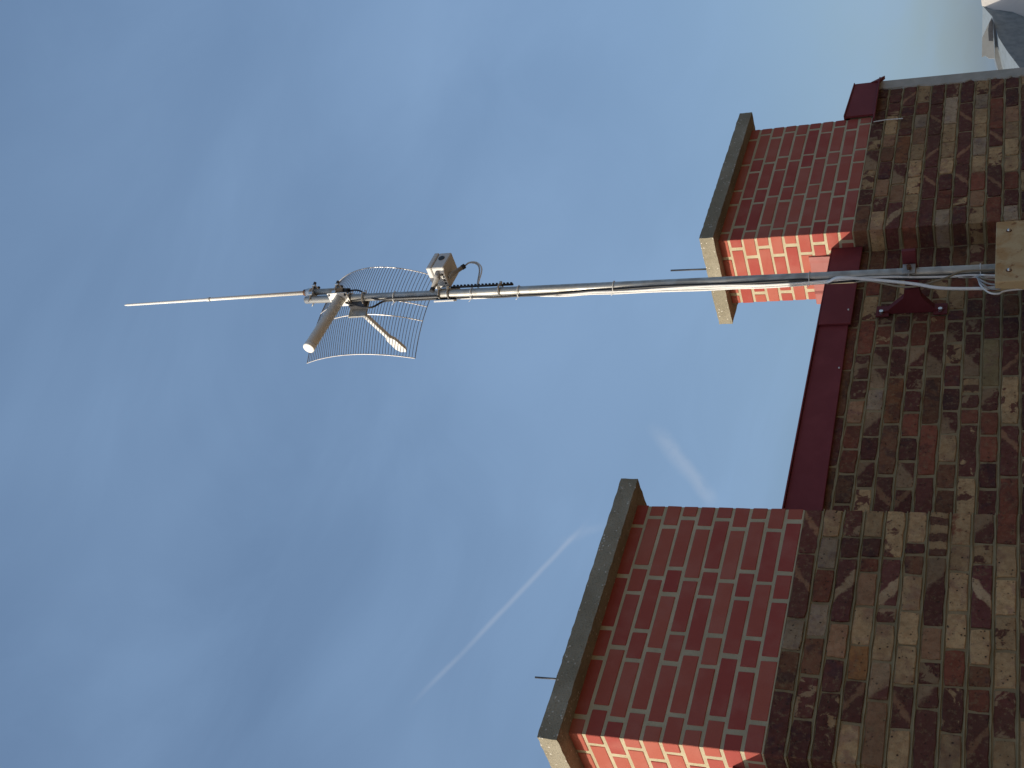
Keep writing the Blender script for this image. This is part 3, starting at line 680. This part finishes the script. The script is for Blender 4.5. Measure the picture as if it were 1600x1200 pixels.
for s_ in (1, -1):
    c = PA(3.20 + 0.04 * s_); tube('u_bolt', spline([c + Vector((-0.03, 0.035, 0)), c + Vector((-0.029, 0, 0)), c + Vector((0, -0.029, 0)), c + Vector((0.029, 0, 0)), c + Vector((0.03, 0.035, 0))], 5), 0.0042, M_STEEL, gd, 6)
    tube('stud', [c + Vector((0.03, 0.03, 0)), c + Vector((0.075, 0.01, 0.03))], 0.003, M_STEEL, gd, 5)
fb = DC - e2 * 0.035 - e1 * 0.045; fe = DC + dn * 0.49; f1 = fb.lerp(fe, 0.60)
fd = (fe - fb).normalized(); fs = fd.cross(UP).normalized(); ft = fs.cross(fd)
arm = part('feed_arm', obox((fb + f1) / 2, fd, fs, ft, (f1 - fb).length / 2, 0.011, 0.011, 0.002), M_WHITE, gd)
pl = [(-0.0, 0.012), (0.03, 0.026), (0.16, 0.030), (0.20, 0.016), (0.20, -0.016), (0.16, -0.030), (0.03, -0.026), (0.0, -0.012)]
part('feed_paddle', prism_bm([f1 - fd * 0.005 + fd * x + ft * y - fs * 0.008 for x, y in pl], fs * 0.016), M_WHITE, gd)

# ------------------------------------------------------------------ radio enclosure
bx0, bx1, by0, by1, bz0, bz1 = 4.245, 4.372, 2.940, 3.066, 2.700, 2.796
jb = empty('radio_enclosure', (4.30, 3.0, bz0), 'small grey plastic radio box fixed to the mast below the grid dish', 'enclosure')
part('body', box_bm(bx0, bx1, by0, by1, bz0, bz1 - 0.030, 0.004), M_BOX, jb)
part('lid', box_bm(bx0 - 0.002, bx1 + 0.002, by0 - 0.002, by1 + 0.002, bz1 - 0.027, bz1, 0.004), M_BOX, jb)
part('blanking_plug', tube_bm([(4.325, by0 - 0.004, 2.738), (4.325, by0 + 0.006, 2.738)], 0.016, 18), M_BLACK, jb)
st = part('connector_strip', box_bm(bx0 - 0.009, bx0 + 0.001, 2.962, 3.045, 2.700, 2.724, 0.001), M_WHITE, jb)
for i in range(4): part('connector_hole', tube_bm([(bx0 - 0.0115, 2.974 + 0.018 * i, 2.712), (bx0 - 0.006, 2.974 + 0.018 * i, 2.712)], 0.0055, 10), M_BLACK, jb)
g0 = Vector((bx0, 2.972, 2.738))
tube('cable_gland', [g0, g0 + Vector((-0.03, 0.012, 0)), g0 + Vector((-0.031, 0.012, 0)), g0 + Vector((-0.085, 0.03, 0.008))], [0.016, 0.016, 0.0125, 0.0115], M_CABG, jb, 14)
tube('gland_tip', [g0 + Vector((-0.084, 0.03, 0.008)), g0 + Vector((-0.102, 0.036, 0.010))], 0.0125, M_BLACK, jb, 14)
h0 = Vector((4.262, 3.01, bz0 + 0.004)); h1 = h0 + Vector((0.070, 0.0, -0.052))
tube('cable_gland', [h0, h0.lerp(h1, .4), h0.lerp(h1, .42), h1], [0.014, 0.014, 0.0115, 0.011], M_CABG, jb, 14)
tube('gland_tip', [h1, h1.lerp(h0, -0.2)], 0.0128, M_BLACK, jb, 14)
part('mount_bracket', obox(Vector((4.212, 3.075, 2.71)), Vector((1, 0, 0)), Vector((0, 1, 0)), UP, 0.040, 0.005, 0.055, 0.001), M_GALV, jb)
part('clamp_plate', obox(PA(2.70) + LEFT * 0.028 + Vector((-0.004, 0.006, 0)), LEFT, CAMD, UP, 0.004, 0.018, 0.055, 0.001), M_WHITE, jb)
for z in (2.675, 2.725):
    c = PA(z); tube('u_bolt', [c + Vector((math.cos(a), math.sin(a), 0)) * (PR + 0.006) for a in [2 * math.pi * i / 20 for i in range(21)]], 0.004, M_STEEL, jb, 6)
    part('nut', tube_bm([c + CAMD * 0.022 + Vector((0.02, -0.012, 0)), c + CAMD * 0.03 + Vector((0.035, -0.02, 0))], 0.009, 6), M_STEEL, jb)
RX = Vector((0.027, -0.017, 0))
rail = empty('slotted_rail', PA(2.335) + RX, 'black slotted strip strapped to the mast below the radio box', 'rail')
part('strip', tube_bm([PA(2.335) + RX, PA(2.67) + RX], 0.0055, 8), M_BLACK, rail)
for i in range(17): part('tooth', obox(PA(2.345 + i * 0.0192) + RX + Vector((0.006, -0.004, 0)), Vector((.86, -.5, 0)), Vector((.5, .86, 0)), UP, 0.0034, 0.0045, 0.0045), M_BLACK, rail)
c = PA(2.40); tube('band_clamp', [c + Vector((math.cos(a) * 0.030 + 0.008, math.sin(a) * 0.027 - 0.004, 0)) for a in [2 * math.pi * i / 20 for i in range(21)]], 0.005, M_STEEL, rail, 6)
part('clamp_screw', tube_bm([c + RX * 1.25 - LEFT * 0.008, c + RX * 1.25 + LEFT * 0.012 + CAMD * 0.012], 0.0075, 8), M_STEEL, rail)

# ------------------------------------------------------------------ cables
def along(zs, ang, rad, wob, seed):
    """points down the mast; ang 0 = facing the viewer, +90 = viewer's left"""
    out = []
    for i, z in enumerate(zs):
        a = R_(ang + wob * mnoise.noise(Vector((z * 2.3, seed, 1.7)))); r = rad + 0.006 * abs(mnoise.noise(Vector((z * 3.1, seed, 8))))
        out.append(PA(z) + CAMD * math.cos(a) * r + LEFT * math.sin(a) * r)
    return out
def zr(a, b, n): return [a + (b - a) * i / (n - 1) for i in range(n)]
def cable(pts, r, mat, label):
    o = tube('cable', spline(pts, 6), r, mat, None, 8); tag(o, label, 'cable', 'cables run down the mast'); return o
def swing(z, low, high):
    """cables sit behind the mast's left edge up high and swing round to its sunny side lower down"""
    t = min(1, max(0, (z - 1.95) / 0.30)); return low + (high - low) * t * t * (3 - 2 * t)
def run(zs, low, high, rad, wob, seed):
    out = []
    for z in zs: out += along([z], swing(z, low, high), rad, wob, seed)
    return out
cable(run(zr(2.62, 0.86, 16), 66, 118, PR + 0.008, 22, 1) + [(4.085, 3.02, 0.79), (4.058, 3.02, 0.663), (4.016, 3.02, 0.497), (3.976, 3.02, 0.385), (3.960, 3.02, 0.242), (3.962, 3.02, 0.172), (3.965, 3.025, 0.0)], 0.0066, M_CABW, 'thickest white cable leaving the mast and bowing out below the coping')
cable(run(zr(2.98, 0.75, 20), 96, 124, PR + 0.009, 30, 2) + [(4.062, 3.03, 0.663), (4.018, 3.03, 0.559), (4.008, 3.03, 0.496), (4.023, 3.03, 0.436), (4.059, 3.03, 0.364), (4.090, 3.03, 0.317), (4.095, 3.03, 0.269), (4.10, 3.045, 0.10)], 0.0042, M_CABB, 'thin brownish cable looping out beside the wall bracket')
cable(run(zr(3.24, 0.20, 24), 116, 136, PR + 0.007, 40, 3) + [PA(0.0) + LEFT * 0.04], 0.0048, M_CABG, 'grey cable hugging the shaded left side of the mast')
cable([PA(3.264) + WX, PA(3.20) + WX * 0.9] + along(zr(3.08, 2.72, 5), 40, PR + 0.007, 60, 4), 0.0046, M_BLACK, 'black cable from the whip base down to the radio box')
cable([tb0 + Vector((0.0, 0.02, -0.03)), DC + Vector((-0.05, -0.03, -0.09))] + run(zr(3.05, 0.95, 18), 34, 104, PR + 0.006, 26, 5) + along(zr(0.85, 0.12, 5), 70, PR + 0.008, 20, 6), 0.0052, M_BLACK, 'black cable from the dish mount crossing to the front of the mast')
cable(run(zr(2.25, 0.36, 18), 50, 120, PR + 0.010, 34, 7) + [PA(0.28) + LEFT * 0.022 + CAMD * 0.02, PA(0.15) + LEFT * 0.030 + CAMD * 0.016, PA(-0.1) + LEFT * 0.03], 0.0050, M_CABW, 'second white cable twisting down the sunny side of the mast')
cable(run(zr(2.20, 1.00, 10), 82, 120, PR + 0.015, 30, 8) + run([0.85, 0.6, 0.35], 104, 104, PR + 0.008, 10, 8) + [PA(0.15) + LEFT * 0.035, PA(-0.1) + LEFT * 0.04], 0.0046, M_CABW, 'outer white cable strapped over the bundle on the mast')
cable(along(zr(2.62, 2.40, 5), 112, PR + 0.012, 40, 9), 0.0036, M_REDC, 'short red wire showing on the mast below the radio box')
lp = h1.lerp(h0, -0.2)
for i, (k, m) in enumerate(((0.0, M_CABW), (0.010, M_CABG))):
    cable([lp, lp + Vector((0.022 - k * .3, -0.004, -0.022)), lp + Vector((0.022 - k, 0.002, -0.062)), lp + Vector((-0.03, 0.01, -0.102 + k * 1.2)), PA(2.52) + RX * 0.7, PA(2.44) + RX * 0.5], 0.0038, m, ['pale outer cable looping out of the radio box', 'grey inner cable looping out of the radio box'][i])
for i, (d, m) in enumerate(((0.0, M_CABW), (0.018, M_CABG), (0.034, M_CABG), (0.05, M_CABB), (0.066, M_CABW))):
    s_ = 1 - i * 0.19
    pts = [PA(0.33) + LEFT * 0.028 + CAMD * 0.012, PA(0.262) + LEFT * 0.03 + CAMD * 0.02, Vector((4.05 - 0.09 * s_, 3.005, 0.236)), Vector((4.05 - 0.145 * s_, 3.0, 0.204)), Vector((4.05 - 0.155 * s_, 3.0, 0.170)), Vector((4.05 - 0.13 * s_, 3.005, 0.130)), Vector((4.05 - 0.10 * s_, 3.02, -0.05))]
    o = cable(pts, 0.0036, m, ['outermost pale loop of the cable bundle above the rusty panel', 'second loop of the cable bundle above the rusty panel', 'middle grey loop of the cable bundle above the rusty panel', 'fourth brownish loop of the cable bundle above the rusty panel', 'innermost loop of the cable bundle above the rusty panel'][i])

# ------------------------------------------------------------------ rusty panel at the foot of the mast
rp = empty('rusty_panel', (4.12, 2.99, -0.25), 'cream metal panel with rust stains at the foot of the mast', 'panel')
part('panel', box_bm(3.925, 4.332, 2.965, 3.012, -0.26, 0.183, 0.003), M_RUST, rp)
for x, z in ((4.262, 0.135), (3.995, 0.133), (4.262, -0.2), (3.995, -0.2)):
    bm = bmesh.new(); bmesh.ops.create_uvsphere(bm, u_segments=10, v_segments=6, radius=0.0075); o = mesh_obj('bolt', bm, M_STEEL, smooth=True); o.location = (x, 2.963, z); under(rp, o)
    part('washer', tube_bm([(x, 2.9635, z), (x, 2.966, z)], 0.011, 14), M_RUSTNUT, rp)
part('standoff', box_bm(4.14, 4.20, 3.012, 3.062, -0.1, -0.05), M_DARKM, rp)

# ------------------------------------------------------------------ sheet metal cowl beyond the end of the wall
UNDER = [(8.722, 4.072, 0.384), (8.646, 4.084, 0.304), (8.645, 4.09, 0.267), (8.61, 4.103, 0.18), (8.542, 4.114, 0.109), (8.443, 4.126, 0.023), (7.488, 4.125, 0.031), (7.709, 4.114, 0.109), (7.785, 4.11, 0.134), (8.03, 4.098, 0.216), (8.225, 4.089, 0.271), (8.547, 4.083, 0.316)]
WHITE = [(8.74, 4.034, 0.392), (8.713, 4.066, 0.389), (8.66, 4.087, 0.3), (8.648, 4.087, 0.267), (8.605, 4.096, 0.18), (8.559, 4.118, 0.109), (8.5, 4.15, 0.024), (8.715, 3.877, 0.016), (8.872, 3.878, 0.411)]
POST = [(8.417, 4.023, 0.312), (8.307, 4.13, 0.274), (8.234, 4.201, 0.222), (8.137, 4.296, 0.14), (8.016, 4.414, 0.05), (8.032, 4.397, 0.236), (8.136, 4.297, 0.278), (8.202, 4.232, 0.299), (8.292, 4.145, 0.301)]
FLAP = [(8.333, 3.985, 0.313), (8.297, 4.035, 0.344), (8.258, 4.089, 0.377), (8.174, 4.194, 0.383), (8.177, 4.188, 0.362), (8.16, 4.204, 0.338), (8.153, 4.206, 0.299), (8.229, 4.113, 0.303), (8.317, 4.004, 0.307)]
SLOT = [(8.309, 3.986, 0.313), (8.295, 4.005, 0.329), (8.264, 4.046, 0.337), (8.218, 4.102, 0.334), (8.213, 4.104, 0.306), (8.27, 4.033, 0.307)]
cw = empty('roof_cowl', (8.3, 4.1, GZ), 'folded grey and white sheet metal cowl beyond the end of the wall', 'cowl')
part('side_sheet', prism_bm(UNDER, (0.05, 0.30, 0.02)), M_GSHEET, cw)
part('top_sheet', prism_bm(WHITE, (0.16, 0.10, -0.02)), M_SHEET, cw)
part('support', prism_bm(POST, (0.05, 0.05, 0)), M_PSHEET, cw)
part('flap', prism_bm(FLAP, (0.008, 0.008, 0)), M_PSHEET, cw)
part('slot', prism_bm(SLOT, (0.003, 0.003, 0)), M_DARKM, cw)
part('stem', box_bm(8.15, 8.6, 4.2, 4.4, GZ, 0.05), M_GSHEET, cw)
